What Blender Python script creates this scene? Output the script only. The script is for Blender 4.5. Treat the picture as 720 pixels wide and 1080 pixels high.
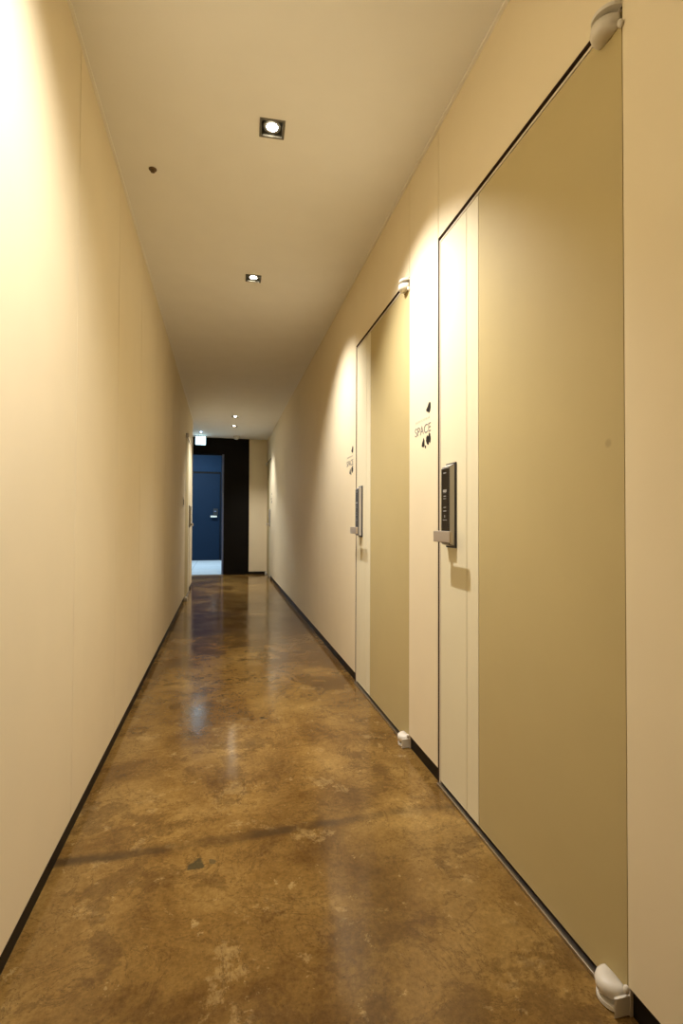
import bpy, bmesh, math, random
from mathutils import Vector, Matrix
random.seed(4)
scene = bpy.context.scene
for o in list(bpy.data.objects): bpy.data.objects.remove(o)
COL = scene.collection
R = math.radians

# ------------------------------------------------------------------ camera
HC = 0.983
YAW, PITCH, ROLL = 0.22743, 0.01857, 0.00406
cam = bpy.data.cameras.new('camera'); cam.sensor_fit = 'VERTICAL'; cam.sensor_height = 36; cam.lens = 18.0
cam.clip_start = 0.02
co = bpy.data.objects.new('camera', cam); COL.objects.link(co)
cy, sy, cp, sp = math.cos(YAW), math.sin(YAW), math.cos(PITCH), math.sin(PITCH)
fw = Vector((sy*cp, cy*cp, sp)); rt = Vector((cy, -sy, 0)); up = rt.cross(fw)
r2 = rt*math.cos(ROLL) + up*math.sin(ROLL); u2 = -rt*math.sin(ROLL) + up*math.cos(ROLL)
M = Matrix((r2, u2, -fw)).transposed().to_4x4(); M.translation = (0, 0, HC)
co.matrix_world = M
scene.camera = co

# ------------------------------------------------------------------ world, exposure
w = bpy.data.worlds.new('world'); scene.world = w; w.use_nodes = True
w.node_tree.nodes['Background'].inputs[0].default_value = (.5, .4, .25, 1)
w.node_tree.nodes['Background'].inputs[1].default_value = 0.0
vs = scene.view_settings
vs.view_transform = 'Standard'; vs.look = 'None'; vs.gamma = 1; vs.use_curve_mapping = False; vs.exposure = 0.0

WARM = (1.0, .97, .95)
COOLWHITE = (1.0, .93, .78)
BLUE = (.70, .89, 1.0)
# downlights: x, y, tilt towards +x (degrees), tilt towards +y, watts, colour
LAMPS = [(.173, .71, -31, 19, 146, WARM), (.173, 1.962, 20, 0, 160, WARM), (.173, 3.215, 18, 6, 130, WARM),
         (.163, 7.576, -15, -12, 122, WARM), (.165, 8.339, 13, 10, 118, WARM), (.173, -.55, 0, 0, 3, WARM)]  # last downlight is added, unseen behind the viewpoint

# ------------------------------------------------------------------ dimensions
XL, XR, H = -.453, .796, 2.5
YB, YE = -3.0, 9.6
YLE = 8.05          # end of the left wall
DH = 2.07           # door opening height

# ------------------------------------------------------------------ materials
def mat(name, col, rough=.5, metal=0, spec=.5, emit=None, es=0, coat=0):
    m = bpy.data.materials.new(name); m.use_nodes = True
    b = m.node_tree.nodes['Principled BSDF']
    b.inputs['Base Color'].default_value = (*col, 1); b.inputs['Roughness'].default_value = rough
    b.inputs['Metallic'].default_value = metal; b.inputs['Specular IOR Level'].default_value = spec
    b.inputs['Coat Weight'].default_value = coat
    if emit: b.inputs['Emission Color'].default_value = (*emit, 1); b.inputs['Emission Strength'].default_value = es
    return m
def N(m, t, **k):
    n = m.node_tree.nodes.new(t)
    for a, v in k.items(): setattr(n, a, v)
    return n
def paint(name, col, rough, var=.04, bump=.02, scale=6, spec=.4):
    """painted board: faint large-scale variation in tone, fine orange-peel bump"""
    m = mat(name, col, rough, spec=spec); t = m.node_tree; b = t.nodes['Principled BSDF']
    g = N(m, 'ShaderNodeNewGeometry')
    n = N(m, 'ShaderNodeTexNoise'); n.inputs['Scale'].default_value = scale; n.inputs['Detail'].default_value = 3
    t.links.new(g.outputs['Position'], n.inputs['Vector'])
    r = N(m, 'ShaderNodeValToRGB')
    r.color_ramp.elements[0].position = .3; r.color_ramp.elements[1].position = .7
    r.color_ramp.elements[0].color = (*[c*(1-var) for c in col], 1); r.color_ramp.elements[1].color = (*[min(1, c*(1+var)) for c in col], 1)
    t.links.new(n.outputs['Fac'], r.inputs[0]); t.links.new(r.outputs[0], b.inputs['Base Color'])
    n2 = N(m, 'ShaderNodeTexNoise'); n2.inputs['Scale'].default_value = 220; n2.inputs['Detail'].default_value = 2
    t.links.new(g.outputs['Position'], n2.inputs['Vector'])
    bp = N(m, 'ShaderNodeBump'); bp.inputs['Strength'].default_value = bump; bp.inputs['Distance'].default_value = .01
    t.links.new(n2.outputs['Fac'], bp.inputs['Height']); t.links.new(bp.outputs[0], b.inputs['Normal'])
    return m
PANEL = paint('cream_wall_panel', (.86, .74, .505), .55, .012, .015)
GROOVE = mat('panel_groove', (.13, .09, .05), .8)
CEIL = paint('ceiling_paint', (.91, .87, .78), .85, .012, .03, spec=.2)
TRIM = mat('cream_trim', (.93, .88, .76), .35)
DOORCREAM = paint('cream_door_board', (.80, .725, .50), .55, .012, .01)
BLACKBASE = mat('black_baseboard', (.008, .006, .005), .5, spec=.2)
GAPSHADE = mat('gap_shade', (.055, .028, .013), .9)  # dark colour stands in for the shade inside the door gaps
FRAME = mat('door_frame_paint', (.72, .62, .48), .45)
STEEL = mat('threshold_steel', (.55, .51, .46), .28, 1)
WHITEPL = mat('white_plastic', (.74, .68, .57), .45)
SILVER = mat('silver_lock_body', (.62, .59, .52), .38, .35)
LOCKBASE = mat('lock_backplate', (.03, .028, .035), .4)
KEYPAD = mat('black_glass_keypad', (.012, .010, .009), .22, spec=.4)
KEYMARK = mat('keypad_markings', (.34, .32, .28), .5)
LEVER = mat('satin_lever', (.55, .48, .40), .35, .5)
VINYLK = mat('black_vinyl', (.012, .01, .009), .5)
VINYLG = mat('grey_vinyl', (.20, .19, .18), .5)
VINYLL = mat('pale_grey_vinyl', (.55, .53, .49), .5)
BLACKWALL = paint('black_wall_paint', (.006, .0045, .003), .6, .1, .02, spec=.12)
DLMETAL = mat('downlight_metal', (.17, .16, .13), .5, .2)
DLINNER = mat('downlight_baffle', (.16, .15, .12), .5, .1)
BULB = mat('lamp_lens', (1, 1, 1), .3, emit=(1, .90, .70), es=90)
NAVY = paint('navy_steel_door', (.0056, .015, .032), .6, .03, .01, spec=.1)
NAVYL = paint('blue_grey_transom', (.0065, .021, .046), .6, .03, .01, spec=.1)
BLUEFRAME = mat('pale_steel_frame', (.15, .19, .33), .35, .3)
LOBBYW = paint('lobby_wall', (.35, .38, .42), .7, .03, .02)
SIGNLIT = mat('lit_sign_face', (.7, .85, .9), .4, emit=(.55, .85, 1), es=5)
BLACKPL = mat('black_plastic', (.02, .02, .02), .4)
ADDEDLAMP = mat('added_panel_lamp', (1, 1, 1), .4, emit=BLUE, es=6)
SPRK = mat('bronze_sprinkler', (.16, .10, .05), .5, .4)

def leaf_material():
    """olive-beige door leaf with one small round smudge near the edge of the nearest door"""
    m = paint('olive_beige_door_leaf', (.53, .425, .20), .6, .015, .01)
    t = m.node_tree; b = t.nodes['Principled BSDF']
    src = b.inputs['Base Color'].links[0].from_socket
    g = N(m, 'ShaderNodeNewGeometry')
    d = N(m, 'ShaderNodeVectorMath', operation='DISTANCE'); d.inputs[1].default_value = (XR, .932, 1.152)
    t.links.new(g.outputs['Position'], d.inputs[0])
    mr = N(m, 'ShaderNodeMapRange'); mr.interpolation_type = 'SMOOTHSTEP'
    mr.inputs['From Min'].default_value = .005; mr.inputs['From Max'].default_value = .013
    mr.inputs['To Min'].default_value = .35; mr.inputs['To Max'].default_value = 0
    t.links.new(d.outputs['Value'], mr.inputs['Value'])
    mx = N(m, 'ShaderNodeMixRGB'); mx.inputs[2].default_value = (.22, .15, .07, 1)
    t.links.new(mr.outputs[0], mx.inputs[0]); t.links.new(src, mx.inputs[1]); t.links.new(mx.outputs[0], b.inputs['Base Color'])
    return m
LEAF = leaf_material()

def floor_material():
    m = mat('polished_stained_concrete', (.25, .16, .06), .2, spec=.5); t = m.node_tree; L = t.links; b = t.nodes['Principled BSDF']
    g = N(m, 'ShaderNodeNewGeometry'); P = g.outputs['Position']
    def noise(s, d, dist=0, rough=.55, off=(0, 0, 0)):
        mp = N(m, 'ShaderNodeMapping'); mp.inputs['Location'].default_value = off; L.new(P, mp.inputs[0])
        n = N(m, 'ShaderNodeTexNoise'); n.inputs['Scale'].default_value = s; n.inputs['Detail'].default_value = d
        n.inputs['Distortion'].default_value = dist; n.inputs['Roughness'].default_value = rough
        L.new(mp.outputs[0], n.inputs['Vector']); return n.outputs['Fac']
    def ramp(f, stops):
        r = N(m, 'ShaderNodeValToRGB'); e = r.color_ramp.elements
        while len(e) < len(stops): e.new(.5)
        for k, (p, c) in enumerate(stops): e[k].position = p; e[k].color = (*c, 1) if len(c) == 3 else c
        L.new(f, r.inputs[0]); return r.outputs[0]
    def mix(f, a, bb, mode='MIX'):
        x = N(m, 'ShaderNodeMixRGB', blend_type=mode)
        for i, v in ((0, f), (1, a), (2, bb)):
            if isinstance(v, (int, float)): x.inputs[i].default_value = v
            elif isinstance(v, tuple): x.inputs[i].default_value = (*v, 1)
            else: L.new(v, x.inputs[i])
        return x.outputs[0]
    def sc(v): return (v, v, v)
    base = ramp(noise(2.1, 12, .35, .66), [(.30, (.090, .043, .010)), (.42, (.165, .087, .022)), (.52, (.250, .143, .039)), (.66, (.350, .218, .068))])
    # broad darker and lighter sweeps
    sweep = ramp(noise(.9, 4, .3, .5, (4.4, 8.1, 0)), [(.36, (.72, .68, .62)), (.62, (1.15, 1.15, 1.15))])
    c = mix(.85, base, sweep, 'MULTIPLY')
    # pale worn islands with crisp ragged edges
    pale = ramp(noise(4.6, 15, .15, .76, (3.1, 1.7, 0)), [(.575, sc(0)), (.60, sc(.30)), (.78, sc(.65))])
    c = mix(pale, c, (.44, .30, .12))
    pale2 = ramp(noise(13, 13, .1, .75, (5.3, .7, 0)), [(.61, sc(0)), (.625, sc(.45)), (.8, sc(.6))])
    c = mix(pale2, c, (.46, .32, .13))
    dark = ramp(noise(3.6, 14, .2, .74, (7.3, 2.2, 0)), [(.535, sc(0)), (.56, sc(.45)), (.8, sc(.75))])
    c = mix(dark, c, (.088, .043, .012))
    vein = ramp(noise(5, 12, .9, .7, (1.3, 5.2, 0)), [(.487, sc(0)), (.5, sc(.75)), (.511, sc(0))])
    c = mix(vein, c, (.095, .048, .014))
    fine = ramp(noise(75, 9, 0, .8), [(.36, (.60, .57, .50)), (.62, (1.2, 1.2, 1.18))])
    c = mix(.75, c, fine, 'MULTIPLY')
    speck = ramp(noise(170, 3, 0, .6, (2, 2, 0)), [(.30, sc(.75)), (.36, sc(0))])
    c = mix(speck, c, (.04, .02, .006))
    # stained joint running across: dark wavering band, y = 1.61 + .12 x
    sx = N(m, 'ShaderNodeSeparateXYZ'); L.new(P, sx.inputs[0])
    def ma(op, a, bb, cc=None):
        x = N(m, 'ShaderNodeMath', operation=op)
        for i, v in enumerate((a, bb, cc)):
            if v is None: continue
            if isinstance(v, (int, float)): x.inputs[i].default_value = v
            else: L.new(v, x.inputs[i])
        return x.outputs[0]
    yy = ma('MULTIPLY_ADD', sx.outputs['X'], -.03, sx.outputs['Y'])
    wob = ma('MULTIPLY_ADD', noise(3, 3, 0), .11, -.055)
    dist = ma('ABSOLUTE', ma('SUBTRACT', ma('ADD', yy, wob), 1.640), 0)
    band = N(m, 'ShaderNodeMapRange'); band.interpolation_type = 'SMOOTHSTEP'
    band.inputs['From Min'].default_value = .006; band.inputs['From Max'].default_value = .035
    band.inputs['To Min'].default_value = .85; band.inputs['To Max'].default_value = 0
    L.new(dist, band.inputs['Value'])
    brk = ramp(noise(7, 5, 0), [(.35, sc(.25)), (.6, sc(1))])
    bm_ = mix(1.0, band.outputs[0], brk, 'MULTIPLY')
    c = mix(bm_, c, (.055, .030, .012))
    # black-green spot
    def spot(c, x0, y0, r0, r1, col, amt):
        d = N(m, 'ShaderNodeVectorMath', operation='DISTANCE'); d.inputs[1].default_value = (x0, y0, 0); L.new(P, d.inputs[0])
        dd = ma('ADD', d.outputs['Value'], ma('MULTIPLY_ADD', noise(45, 3, 0), .05, -.025))
        mr = N(m, 'ShaderNodeMapRange'); mr.inputs['From Min'].default_value = r0; mr.inputs['From Max'].default_value = r1
        mr.inputs['To Min'].default_value = amt; mr.inputs['To Max'].default_value = 0; L.new(dd, mr.inputs['Value'])
        return mix(mr.outputs[0], c, col)
    c = spot(c, -.068, 1.536, .018, .026, (.045, .04, .02), .85)
    c = spot(c, -.022, 1.538, .007, .014, (.06, .05, .025), .7)
    c = spot(c, .20, 2.60, .01, .02, (.06, .04, .02), .7)
    L.new(c, b.inputs['Base Color'])
    rr = N(m, 'ShaderNodeMapRange'); rr.inputs['From Min'].default_value = .3; rr.inputs['From Max'].default_value = .7
    rr.inputs['To Min'].default_value = .07; rr.inputs['To Max'].default_value = .20
    L.new(noise(3.5, 6, .4, .6, (9, 4, 0)), rr.inputs['Value']); L.new(rr.outputs[0], b.inputs['Roughness'])
    bp = N(m, 'ShaderNodeBump'); bp.inputs['Strength'].default_value = .10; bp.inputs['Distance'].default_value = .003
    L.new(noise(26, 5, 0, .55), bp.inputs['Height']); L.new(bp.outputs[0], b.inputs['Normal'])
    return m
FLOOR = floor_material()
def tile_material():
    m = mat('pale_lobby_tile', (.72, .78, .82), .22); t = m.node_tree
    g = N(m, 'ShaderNodeNewGeometry'); br = N(m, 'ShaderNodeTexBrick')
    br.offset = 0; br.inputs['Scale'].default_value = 1.0; br.inputs['Brick Width'].default_value = .6; br.inputs['Row Height'].default_value = .6
    br.inputs['Mortar Size'].default_value = .006
    br.inputs['Color1'].default_value = (.72, .78, .82, 1); br.inputs['Color2'].default_value = (.66, .73, .78, 1); br.inputs['Mortar'].default_value = (.4, .43, .46, 1)
    t.links.new(g.outputs['Position'], br.inputs['Vector']); t.links.new(br.outputs['Color'], t.nodes['Principled BSDF'].inputs['Base Color'])
    return m
TILE = tile_material()

# ------------------------------------------------------------------ mesh helpers
class MB:
    """collects shapes; build() links them as ONE mesh object. f maps coordinates, loc is the parent's origin"""
    def __init__(s, f=None): s.bm = bmesh.new(); s.mats = []; s.f = f or (lambda p: Vector(p))
    def _mi(s, m):
        if m not in s.mats: s.mats.append(m)
        return s.mats.index(m)
    def poly(s, pts, faces, m, smooth=False):
        vs_ = [s.bm.verts.new(s.f(p)) for p in pts]; i = s._mi(m); out = []
        for fc in faces:
            try: q = s.bm.faces.new([vs_[k] for k in fc])
            except ValueError: continue
            q.material_index = i; q.smooth = smooth; out.append(q)
        return out
    def box(s, a, b, m, bevel=0):
        x0, y0, z0 = a; x1, y1, z1 = b
        P = [(x0, y0, z0), (x1, y0, z0), (x1, y1, z0), (x0, y1, z0), (x0, y0, z1), (x1, y0, z1), (x1, y1, z1), (x0, y1, z1)]
        fs = s.poly(P, [(0, 3, 2, 1), (4, 5, 6, 7), (0, 1, 5, 4), (1, 2, 6, 5), (2, 3, 7, 6), (3, 0, 4, 7)], m)
        if bevel:
            es = {e for q in fs for e in q.edges}
            bmesh.ops.bevel(s.bm, geom=list(es), offset=bevel, segments=2, affect='EDGES', profile=.6)
        return s
    def prism(s, pts, z0, z1, m, smooth=False):
        n = len(pts); P = [(x, y, z0) for x, y in pts] + [(x, y, z1) for x, y in pts]
        s.poly(P, [tuple(range(n))[::-1], tuple(range(n, 2*n))] + [(k, (k+1) % n, n+(k+1) % n, n+k) for k in range(n)], m, smooth)
        return s
    def lathe(s, cx, cy_, prof, m, seg=32, smooth=True):
        P = []; F = []
        for r, z in prof:
            for k in range(seg):
                a = 2*math.pi*k/seg; P.append((cx+r*math.cos(a), cy_+r*math.sin(a), z))
        for j in range(len(prof)-1):
            for k in range(seg):
                F.append((j*seg+k, j*seg+(k+1) % seg, (j+1)*seg+(k+1) % seg, (j+1)*seg+k))
        if prof[0][0] > 1e-5: F.append(tuple(range(seg))[::-1])
        if prof[-1][0] > 1e-5: F.append(tuple(range((len(prof)-1)*seg, len(prof)*seg)))
        s.poly(P, F, m, smooth); return s
    def build(s, name, parent=None, kind=None, weld=False, normals=True):
        if weld: bmesh.ops.remove_doubles(s.bm, verts=s.bm.verts, dist=1e-5)
        if normals: bmesh.ops.recalc_face_normals(s.bm, faces=s.bm.faces)
        me = bpy.data.meshes.new(name); s.bm.to_mesh(me); s.bm.free()
        for m in s.mats: me.materials.append(m)
        o = bpy.data.objects.new(name, me); COL.objects.link(o)
        if parent: o.parent = parent
        if kind: o['kind'] = kind
        return o
def empty(name, loc, label=None, cat=None, group=None, kind=None):
    o = bpy.data.objects.new(name, None); COL.objects.link(o); o.location = loc; o.empty_display_size = .1
    tag(o, label, cat, group, kind); return o
def tag(o, label=None, cat=None, group=None, kind=None):
    if label: o['label'] = label
    if cat: o['category'] = cat
    if group: o['group'] = group
    if kind: o['kind'] = kind
    return o

# ------------------------------------------------------------------ SETTING
# corridor floor
b = MB(); b.box((-1.95, YB-.15, -.1), (XR+.16, YE+.02, 0), FLOOR); b.build('floor', kind='structure')
# lobby floor behind the opening
b = MB(); b.box((-2.3, YE+.02, -.1), (.2, 13.4, 0), TILE); b.build('floor', kind='structure')

# ceiling: soffit with a square hole for each downlight, slab above
HW = .041
def soffit():
    b = MB(); x0, x1, y0, y1 = -1.95, XR+.16, YB-.15, YE+.10
    ls = sorted(LAMPS, key=lambda l: l[1]); y = y0
    def q(a, c, d, e): b.poly([(a, d, H), (c, d, H), (c, e, H), (a, e, H)], [(0, 3, 2, 1)], CEIL)
    for l in ls:
        q(x0, x1, y, l[1]-HW)
        q(x0, l[0]-HW, l[1]-HW, l[1]+HW); q(l[0]+HW, x1, l[1]-HW, l[1]+HW)
        y = l[1]+HW
    q(x0, x1, y, y1)
    b.box((x0, y0, H+.13), (x1, y1, H+.2), CEIL)
    return b.build('ceiling', kind='structure', normals=False)
soffit()
b = MB(); b.box((-2.3, YE+.10, 2.95), (.2, 13.4, 3.1), LOBBYW); b.build('ceiling', kind='structure')

# wall with panel joints. side +1: right wall, -1: left wall.
def panel_wall(name, xw, side, segs):
    """segs: (y0, y1, z0, z1) boards on the corridor face, over a solid wall core"""
    b = MB()
    for (y0, y1, z0, z1) in segs:
        g = .0021
        xa, xb = xw, xw+side*.012
        b.box((min(xa, xb), y0+g, z0), (max(xa, xb), y1-g, z1), PANEL)
        xc = xw+side*.0121; xd = xw+side*.14
        b.box((min(xc, xd), y0, 0 if z0 < .1 else z0), (max(xc, xd), y1, H), GROOVE)
    return b.build(name, kind='structure')
BZ = .057
D1 = (.885, 1.812); D2 = (2.122, 3.05); D3 = (8.815, 9.565); D4 = (6.55, 7.46)
segsR = [(-3.15, -1.57, BZ, H), (-1.57, -.35, BZ, H), (-.35, D1[0], BZ, H), (D1[0], D1[1], DH, H),
         (D1[1], D2[0], BZ, H), (D2[0], D2[1], DH, H)]
ys = [D2[1], 4.27, 5.49, 6.71, 7.93, D3[0]]
segsR += [(ys[k], ys[k+1], BZ, H) for k in range(len(ys)-1)]
segsR += [(D3[0], D3[1], DH, H), (D3[1], YE+.16, BZ, H)]
panel_wall('wall_right', XR, 1, segsR)
segsL = []; y = -3.15
ysl = [-3.15, -2.05, -1.42, -.78, -.15, .485, 1.12, 1.757, 2.403, 3.04, 3.68, 4.32, 4.95, 5.59, D4[0]]
segsL += [(ysl[k], ysl[k+1], BZ, H) for k in range(len(ysl)-1)]
segsL += [(D4[0], D4[1], DH, H), (D4[1], YLE, BZ, H)]
panel_wall('wall_left', XL, -1, segsL)
for seg in [(-3.15, D1[0]-.0066), (D1[1], D2[0]-.0066), (D2[1]+.002, D3[0]-.0066), (D3[1], YE)]:
    b = MB(); b.box((XR+.007, seg[0], 0), (XR+.0119, seg[1], BZ), BLACKBASE); b.build('baseboard_right', kind='structure')
for seg in [(-3.15, D4[0]-.0066), (D4[1]+.002, YLE)]:
    b = MB(); b.box((XL-.0119, seg[0], 0), (XL-.007, seg[1], BZ), BLACKBASE); b.build('baseboard_left', kind='structure')
# narrow ceiling trims
b = MB(); b.box((XR-.010, YB, H-.007), (XR, YE, H), TRIM); b.build('trim_1', kind='structure')
b = MB(); b.box((XL, YB, H-.007), (XL+.010, YLE, H), TRIM); b.build('trim_2', kind='structure')
# back wall, behind the camera
b = MB(); b.box((XL-.14, YB-.15, 0), (XR+.14, YB, H), PANEL); b.build('wall_back', kind='structure')
# side hall on the left, past the end of the left wall
b = MB(); b.box((-1.95, YLE-.12, 0), (XL-.141, YLE, H), PANEL); b.build('wall_hall', kind='structure')
b = MB(); b.box((-1.95, YLE, 0), (-1.80, YE, H), PANEL); b.build('wall_hall_end', kind='structure')
# end wall: cream part on the right, black part with the lobby opening on the left
OX0, OX1, OZ = -1.05, .012, 2.206
b = MB(); b.box((.467, YE+.02, .05), (XR-.001, YE+.16, H), PANEL); b.build('wall_end', kind='structure')
b = MB()
b.box((OX1, YE, 0), (.4665, YE+.10, H), BLACKWALL); b.box((OX0, YE, OZ), (OX1, YE+.10, H), BLACKWALL); b.box((-1.95, YE, 0), (OX0, YE+.10, H), BLACKWALL)
b.build('wall_end_black', kind='structure')
b = MB(); b.box((.467, YE+.022, 0), (XR-.02, YE+.05, .05), BLACKBASE); b.build('baseboard_end', kind='structure')
# pale steel frame of the lobby opening
b = MB(); b.box((OX1-.032, YE+.02, 0), (OX1, YE+.075, OZ), BLUEFRAME); b.box((OX0, YE+.02, 0), (OX0+.032, YE+.075, OZ), BLUEFRAME)
b.box((OX0+.032, YE+.03, OZ-.02), (OX1-.032, YE+.075, OZ), BLACKWALL)
b.build('trim_3', kind='structure')
b = MB(); b.box((OX0, YE-.06, 0), (OX1, YE+.06, .008), STEEL, .002); b.build('trim_4', kind='structure')
# lobby shell
b = MB(); b.box((-2.3, YE+.10, 0), (-2.15, 13.4, 2.95), LOBBYW); b.build('wall_lobby_left', kind='structure')
b = MB(); b.box((.05, YE+.10, 0), (.2, 13.4, 2.95), LOBBYW); b.build('wall_lobby_right', kind='structure')
YD = 13.2
b = MB(); b.box((-2.15, YD, 0), (-1.03, YD+.14, 2.95), LOBBYW); b.box((-1.03, YD, 2.215), (-.052, YD+.14, 2.95), NAVYL); b.box((-.052, YD, 0), (.05, YD+.14, 2.95), NAVY)
b.build('wall_lobby_end', kind='structure')
b = MB(); b.box((-2.15, YE+.10, H+.2), (.05, YE+.13, 2.95), LOBBYW); b.build('wall_lobby_head', kind='structure')
d = empty('door_5', (-.54, YD, 0), 'dark blue steel door seen through the opening in the black end wall', None, None, 'structure')
off = Vector((-.54, YD, 0)); f5 = lambda p: Vector(p)-off
b = MB(f5); b.box((-1.02, YD+.02, .008), (-.078, YD+.06, 2.17), NAVY, .002); b.build('door_leaf', d)
b = MB(f5); b.box((-1.03, YD+.061, 0), (-.052, YD+.10, 2.215), BLACKWALL); b.box((-.072, YD+.012, 0), (-.052, YD+.06, 2.215), BLACKWALL); b.box((-1.03, YD+.012, 2.172), (-.072, YD+.06, 2.215), BLACKWALL); b.build('door_frame', d)
b = MB(f5); b.box((-.235, YD-.008, 1.13), (-.125, YD+.02, 1.29), BLACKPL, .004); b.box((-.215, YD-.010, 1.215), (-.165, YD-.0079, 1.235), BLUEFRAME); lk = b.build('digital_lock', d)
b = MB(f5); b.box((-.30, YD-.055, 1.075), (-.145, YD-.038, 1.115), WHITEPL, .005); b.box((-.17, YD-.04, 1.083), (-.15, YD+.02, 1.107), WHITEPL); b.build('door_handle', d)['label'] = 'pale lever handle'

# ------------------------------------------------------------------ corridor doors
def bevel_box(b, a, c, m, bev): b.box(a, c, m, bev)
def halfdisc(r, yc, n=14, stretch=1.0):
    return [(-.002, yc-r*stretch)] + [(r*math.sin(math.pi*k/n), yc-r*stretch*math.cos(math.pi*k/n)) for k in range(0, n+1)] + [(-.002, yc+r*stretch)]
def corridor_door(name, xw, side, ylock, yhinge, label):
    """local frame of the builder: d = distance out of the wall into the corridor, u = distance from the lock edge, z up"""
    W = abs(yhinge-ylock); dr = 1 if yhinge > ylock else -1
    loc = Vector((xw+side*.02, (ylock+yhinge)/2, 0))
    f = lambda p: Vector((xw-side*p[0], ylock+dr*p[1], p[2]))-loc
    t = empty(name, loc, label, None, None, 'structure')
    # frame: thin pale strip proud of a rebate coloured dark for the gap shade, at lock side, head and hinge side
    b = MB(f)
    b.box((-.13, .0005, 0), (-.035, .010, DH-.001), GAPSHADE); b.box((-.13, W-.006, 0), (-.035, W-.0005, DH-.001), GAPSHADE); b.box((-.13, .010, DH-.015), (-.035, W-.006, DH-.001), GAPSHADE)
    b.box((-.0205, .0004, 0), (-.0004, .0026, DH-.001), GAPSHADE); b.box((-.0205, .0004, DH-.0030), (-.0004, W-.0004, DH-.0004), GAPSHADE)  # dark strips over the panel edges paint the shade of the gap
    b.box((-.0119, W+.0002, 0), (-.0015, W+.0062, BZ-.001), FRAME)
    b.box((-.13, .010, 0), (-.001, .016, DH-.015), FRAME)
    b.box((-.13, .016, DH-.022), (-.001, W-.006, DH-.0152), FRAME)
    b.build('door_frame', t)
    b = MB(f); b.box((-.12, .018, .017), (-.060, W-.0065, DH-.0225), GAPSHADE); b.build('door_stop', t)['label'] = 'rebate behind the leaf, coloured dark for the gap shade'
    # leaf: cream lock-side boards and the wide olive-beige board
    z0, z1 = .020, DH-.0245; u0 = .0185; g1, g2 = .230, .312
    b = MB(f)
    b.box((-.045, u0, z0), (-.0045, W-.0025, z1), GROOVE)
    b.box((-.0044, g2+.0016, z0), (-.002, W-.0025, z1), LEAF)
    lf = b.build('door_leaf', t)
    b = MB(f); b.box((-.0044, u0, z0), (-.002, g1-.0016, z1), DOORCREAM); b.box((-.0044, g1+.0016, z0), (-.002, g2-.0016, z1), DOORCREAM)
    b.build('lock_stile', t)['label'] = 'cream board with a vertical groove beside the lock'
    # threshold
    b = MB(f); b.box((-.032, .010, 0), (.010, W-.005, .010), STEEL, .002); b.box((-.10, .010, 0), (-.033, W-.005, .006), LOCKBASE); b.build('threshold', t)['label'] = 'thin steel threshold strip'
    # pivot hinges: D-shaped cap on the leaf over a bracket
    for zf, nm in ((lambda z: z, 'floor_hinge'), (lambda z: DH-.004-z, 'top_hinge')):
        yc = W-.033
        b = MB(lambda p, zf=zf: f((p[0], p[1], zf(p[2]))))
        b.prism(halfdisc(.036, yc), .003, .011, WHITEPL); 
        if nm == 'floor_hinge': b.prism([(-.002, yc+.0325), (.031, yc+.0325), (.034, yc+.036), (.031, yc+.0375), (-.002, yc+.0375)], .003, .040, WHITEPL)
        h = b.build(nm, t)
        b = MB(lambda p, zf=zf: f((p[0], p[1], zf(p[2]))))
        prof = [(.0, .019), (.026, .019), (.033, .023), (.0345, .036), (.032, .044), (.026, .049), (.0, .051)]
        n = 16; P = []; F = []
        for (r, z) in prof:
            for k in range(n+1):
                a = math.pi*k/n; P.append((r*math.sin(a)*1.12, yc-.003-r*math.cos(a), z))
        for j in range(len(prof)-1):
            for k in range(n): F.append((j*(n+1)+k, j*(n+1)+k+1, (j+1)*(n+1)+k+1, (j+1)*(n+1)+k))
        F.append(tuple(j*(n+1) for j in range(len(prof)))); F.append(tuple(j*(n+1)+n for j in range(len(prof)))[::-1])
        b.poly(P, F, WHITEPL, True)
        b.lathe(.006, yc+.036, [(.0, .047), (.005, .047), (.006, .054), (.004, .060), (0, .062)], WHITEPL, 12)
        b.build('hinge_cap', h, weld=True)
    # digital lock
    ua, ub = .079, .152; za, zb = .893, 1.192
    b = MB(f)
    b.box((-.0019, ua-.003, za-.002), (.003, ub+.004, zb+.002), LOCKBASE, .0014)
    # silver body, sloping shoulder at top and bottom
    P = []
    for (uu, zz, dd) in [(ua, za+.004, .003), (ub, za+.004, .003), (ub, zb-.002, .003), (ua, zb-.002, .003),
                         (ua+.001, za+.010, .0225), (ub-.006, za+.010, .0225), (ub-.006, zb-.014, .0225), (ua+.001, zb-.014, .0225)]:
        P.append((dd, uu, zz))
    fs = b.poly(P, [(0, 1, 2, 3), (4, 5, 6, 7), (0, 1, 5, 4), (1, 2, 6, 5), (2, 3, 7, 6), (3, 0, 4, 7)], SILVER)
    bmesh.ops.bevel(b.bm, geom=list({e for q in fs for e in q.edges}), offset=.002, segments=2, affect='EDGES')
    sl = b.build('digital_lock', t); sl['label'] = 'silver digital lock with black keypad'
    b = MB(f)
    b.box((.0222, ua+.003, za+.014), (.0242, ub-.009, zb-.018), KEYPAD, .0008)
    e = .0243; um = (ua+ub)/2-.003
    for (zc, hw, hh) in [(1.158, .012, .0018), (1.094, .0155, .0045), (1.087, .012, .0008), (1.075, .010, .0018), (1.066, .012, .0012),
                         (1.035, .010, .0012), (1.022, .013, .0015), (1.003, .003, .004), (.990, .017, .0012), (.925, .010, .0016)]:
        b.box((e-.0004, um-hw, zc-hh), (e, um+hw, zc+hh), KEYMARK)
    b.build('keypad', sl)
    b = MB(f); b.box((.020, ua+.012, .925), (.046, ua+.030, .943), LEVER); b.box((.044, ua+.006, .912), (.057, ua+.142, .952), LEVER, .004)
    b.build('lever', sl)['label'] = 'satin metal lever handle'
    return t
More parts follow.
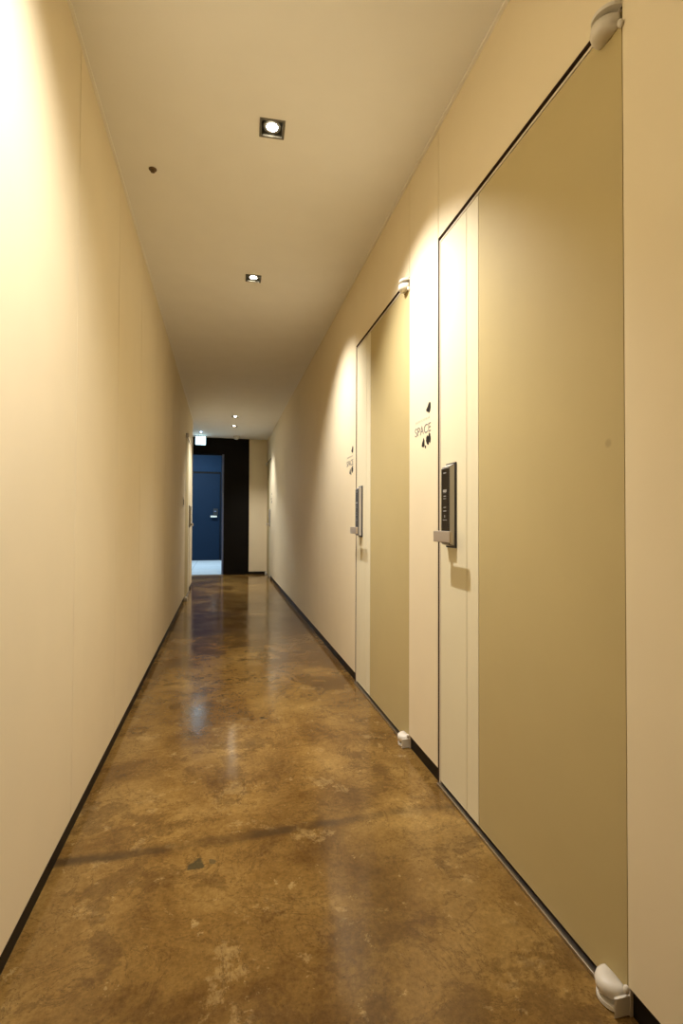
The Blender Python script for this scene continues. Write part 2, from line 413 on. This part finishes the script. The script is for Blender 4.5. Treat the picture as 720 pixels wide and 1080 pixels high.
corridor_door('door_1', XR, 1, D1[1], D1[0], 'nearest cream door on the right wall, olive-beige leaf and digital lock')
corridor_door('door_2', XR, 1, D2[1], D2[0], 'second cream door on the right wall, just beyond the lettered pier')
corridor_door('door_3', XR, 1, D3[0], D3[1], 'farthest door on the right wall, next to the cream end wall')
corridor_door('door_4', XL, -1, D4[1], D4[0], 'only door on the left wall, near the end of the corridor')

# ------------------------------------------------------------------ downlights
DLAB = ['square recessed downlight out of frame above the nearest door', 'largest square downlight, nearest on the ceiling in view', 'second square downlight from the front, mid ceiling',
        'third downlight, small, upper of the two close together near the corridor end', 'farthest downlight, just before the black end wall', 'added square recessed downlight, unseen behind the viewpoint']
def downlight(x, y, tx, ty, watts, col, label, rz):
    t = empty('downlight', (x, y, H), label, 'ceiling light', 'square downlights along the corridor ceiling')
    t.rotation_euler.z = rz
    b = MB(); o_, i_ = .048, .040
    for a, c in [((-o_, -o_), (o_, -i_)), ((-o_, i_), (o_, o_)), ((-o_, -i_), (-i_, i_)), ((i_, -i_), (o_, i_))]:
        b.box((*a, -.003), (*c, 0), DLMETAL)
    b.build('trim_ring', t)
    b = MB(); k = .0385
    P = [(-k, -k, -.001), (k, -k, -.001), (k, k, -.001), (-k, k, -.001), (-k, -k, .05), (k, -k, .05), (k, k, .05), (-k, k, .05)]
    b.poly(P, [(0, 1, 5, 4), (1, 2, 6, 5), (2, 3, 7, 6), (3, 0, 4, 7), (4, 5, 6, 7)], DLINNER); b.build('housing', t, normals=False)
    b = MB(); b.lathe(0, 0, [(.0295, .005), (.033, .004), (.034, .008), (.034, .045), (.0, .045)], DLMETAL); b.build('gimbal', t)
    b = MB(); b.lathe(0, 0, [(.0, .002), (.014, .003), (.025, .006), (.0288, .009), (.028, .03), (0, .03)], BULB); lb = b.build('lamp', t)
    ld = bpy.data.lights.new('lamp_beam', 'SPOT'); ld.energy = watts; ld.color = col; ld.spot_size = R(95); ld.spot_blend = 1.0; ld.shadow_soft_size = .018
    lo = bpy.data.objects.new('lamp_beam', ld); COL.objects.link(lo); lo.parent = t
    lo.location = (0, 0, -.012)
    dirv = Vector((math.tan(R(tx)), math.tan(R(ty)), -1)).normalized()
    lo.rotation_euler = (Matrix.Rotation(-rz, 3, 'Z') @ dirv).to_track_quat('-Z', 'Y').to_euler()
    return t
for (l, lab, rz) in zip(LAMPS, DLAB, (0, R(-2.5), R(-1.5), 0, 0, 0)): downlight(*l, lab, rz)

# added lobby ceiling panel, out of view (the source of the blue light on the lobby floor)
b = MB(); t = empty('added_panel_light', (-1.0, 11.6, 2.95), 'added cool ceiling panel light, unseen inside the lobby behind the black wall', 'ceiling light')
b.box((-.32, -.32, -.02), (.32, .32, 0), WHITEPL, .003); b.build('frame', t)
b = MB(); b.box((-.29, -.29, -.024), (.29, .29, -.0201), ADDEDLAMP); b.build('diffuser', t)
ld = bpy.data.lights.new('added_panel_beam', 'AREA'); ld.energy = 125; ld.color = BLUE; ld.size = .56
lo = bpy.data.objects.new('added_panel_beam', ld); COL.objects.link(lo); lo.parent = t; lo.location = (0, 0, -.03)

# ------------------------------------------------------------------ ceiling fittings
t = empty('exit_sign', (-.397, 9.42, 2.338), 'glowing pale blue square sign hanging at the top of the black wall', 'sign')
b = MB(); b.box((-.092, -.012, -.006), (.092, .022, .150), BLACKPL, .003); b.build('housing', t)
b = MB(); b.box((-.086, -.016, 0), (.086, -.0121, .145), SIGNLIT); b.build('lit_face', t)
b = MB(); b.box((-.02, -.004, .150), (.02, .012, .162), BLACKPL); b.build('bracket', t)
t = empty('smoke_detector', (.222, 9.33, H), 'white round smoke detector on the ceiling before the black wall', 'smoke detector')
b = MB(); b.lathe(0, 0, [(0, -.0), (.056, -.0), (.056, -.016), (.05, -.018), (0, -.018)], WHITEPL); b.build('mounting_base', t)
b = MB(); b.lathe(0, 0, [(.047, -.0181), (.045, -.036), (.036, -.052), (.018, -.058), (0, -.059)], WHITEPL); b.build('sensor_dome', t)
t = empty('sprinkler_head', (-.307, 2.311, H), 'small brown sprinkler head on the ceiling near the left wall', 'sprinkler')
b = MB(); b.lathe(0, 0, [(0, 0), (.017, 0), (.016, -.003), (.010, -.005), (0, -.005)], SPRK, 20); b.build('cover_ring', t)
b = MB(); b.lathe(0, 0, [(0, -.0051), (.005, -.0051), (.004, -.010), (.009, -.011), (.009, -.0125), (0, -.0125)], SPRK, 16); b.build('deflector', t)
# small glowing bluish fitting on the hall ceiling
t = empty('glow_fitting', (-.372, 8.97, H), 'tiny glowing bluish fitting on the ceiling above the glowing sign', 'ceiling light')
b = MB(); b.lathe(0, 0, [(0, 0), (.022, 0), (.022, -.006), (.016, -.008), (0, -.008)], WHITEPL, 20); b.build('housing', t)
b = MB(); b.lathe(0, 0, [(0, -.0081), (.014, -.0081), (.012, -.016), (.006, -.022), (0, -.023)], mat('glow_lens', (1, 1, 1), .3, emit=(.5, .72, 1), es=22), 20); b.build('lens', t)

# ------------------------------------------------------------------ wall lettering
def text_mesh(s, size, m, name, parent, loc, width, side=1, mirror=False):
    c = bpy.data.curves.new(name, 'FONT'); c.body = s; c.size = size; c.extrude = .0003; c.align_x = 'LEFT'; c.align_y = 'BOTTOM'
    tmp = bpy.data.objects.new(name, c); COL.objects.link(tmp)
    dg = bpy.context.evaluated_depsgraph_get(); me = bpy.data.meshes.new_from_object(tmp.evaluated_get(dg))
    bpy.data.objects.remove(tmp)
    xs = [v.co.x for v in me.vertices]; zs = [v.co.y for v in me.vertices]; k = width/(max(xs)-min(xs)); hk = size/(max(zs)-min(zs))
    for v in me.vertices:
        x, y_, z_ = v.co; v.co = (-z_*1.0, -(x-min(xs))*k, (y_-min(zs))*hk)   # reads along -y on the right wall
    me.materials.clear(); me.materials.append(m)
    o = bpy.data.objects.new(name, me); COL.objects.link(o); o.parent = parent; o.location = loc
    return o
TOPM = [[(1.905, 1.456), (1.893, 1.461), (1.884, 1.452), (1.883, 1.436), (1.889, 1.422), (1.903, 1.416), (1.911, 1.424), (1.923, 1.425), (1.931, 1.435), (1.921, 1.441), (1.914, 1.446)]]
BOTM = [[(1.958, 1.334), (1.948, 1.322), (1.946, 1.300), (1.958, 1.294), (1.977, 1.300), (1.972, 1.314), (1.964, 1.322)],
        [(1.941, 1.302), (1.930, 1.296), (1.934, 1.286), (1.944, 1.291)],
        [(1.929, 1.330), (1.918, 1.338), (1.908, 1.330), (1.900, 1.345), (1.889, 1.340), (1.882, 1.320), (1.888, 1.301), (1.898, 1.309), (1.907, 1.297), (1.920, 1.302), (1.931, 1.316)]]
def wall_sign(dy, label, soft):
    y0 = 2.056+dy
    t = empty('wall_lettering', (XR, y0, 1.29), label, 'wall sign', 'lettering on the wall beside the doors')
    text_mesh('SPACE', .036, VINYLG, 'large_word', t, (-.0006, -.004, .052), .170)
    # thin illegible line of small type above
    b = MB(); y = 0.0
    rnd = random.Random(7)
    for k in range(13):
        hh = .010; u = -.008-k*.0125; z = .1045
        b.box((-.0006, u-.0012, z), (0, u, z+hh), VINYLL)
        if k % 3 == 0: b.box((-.0006, u-.008, z+hh-.0012), (0, u, z+hh), VINYLL)
        if k % 2 == 0: b.box((-.0006, u-.008, z), (0, u, z+.0012), VINYLL)
        else: b.box((-.0006, u-.008, z), (0, u-.0068, z+hh), VINYLL); b.box((-.0006, u-.008, z+.0045), (0, u, z+.0057), VINYLL)
    b.build('small_line', t)
    for nm, sets in (('top_emblem', TOPM), ('bottom_emblem', BOTM)):
        b = MB()
        for pts in sets:
            n = len(pts); dz = -1.297 if nm == 'bottom_emblem' else -1.29; P = [(-.0007, yy-2.056, zz+dz) for yy, zz in pts] + [(0, yy-2.056, zz+dz) for yy, zz in pts]
            b.poly(P, [tuple(range(n)), tuple(range(n, 2*n))[::-1]] + [(k, (k+1) % n, n+(k+1) % n, n+k) for k in range(n)], VINYLK)
        b.build(nm, t)
    return t
wall_sign(0, 'grey word SPACE with black emblems on the pier between the two nearest doors', False)
wall_sign(1.235, 'grey word SPACE with black emblems just beyond the second door on the right', False)
wall_sign(6.72, 'faint distant lettering on the right wall before the farthest door', False)

# light switch plate on the left wall before the far door
t = empty('light_switch', (XL, 6.2, 1.20), 'small switch plate on the left wall before the far door', 'light switch')
b = MB(); b.box((0, -.035, -.058), (.008, .035, .058), WHITEPL, .002); b.build('plate', t)
b = MB(); b.box((.0081, -.016, -.03), (.0125, .016, .03), GROOVE, .001); b.build('rocker', t)
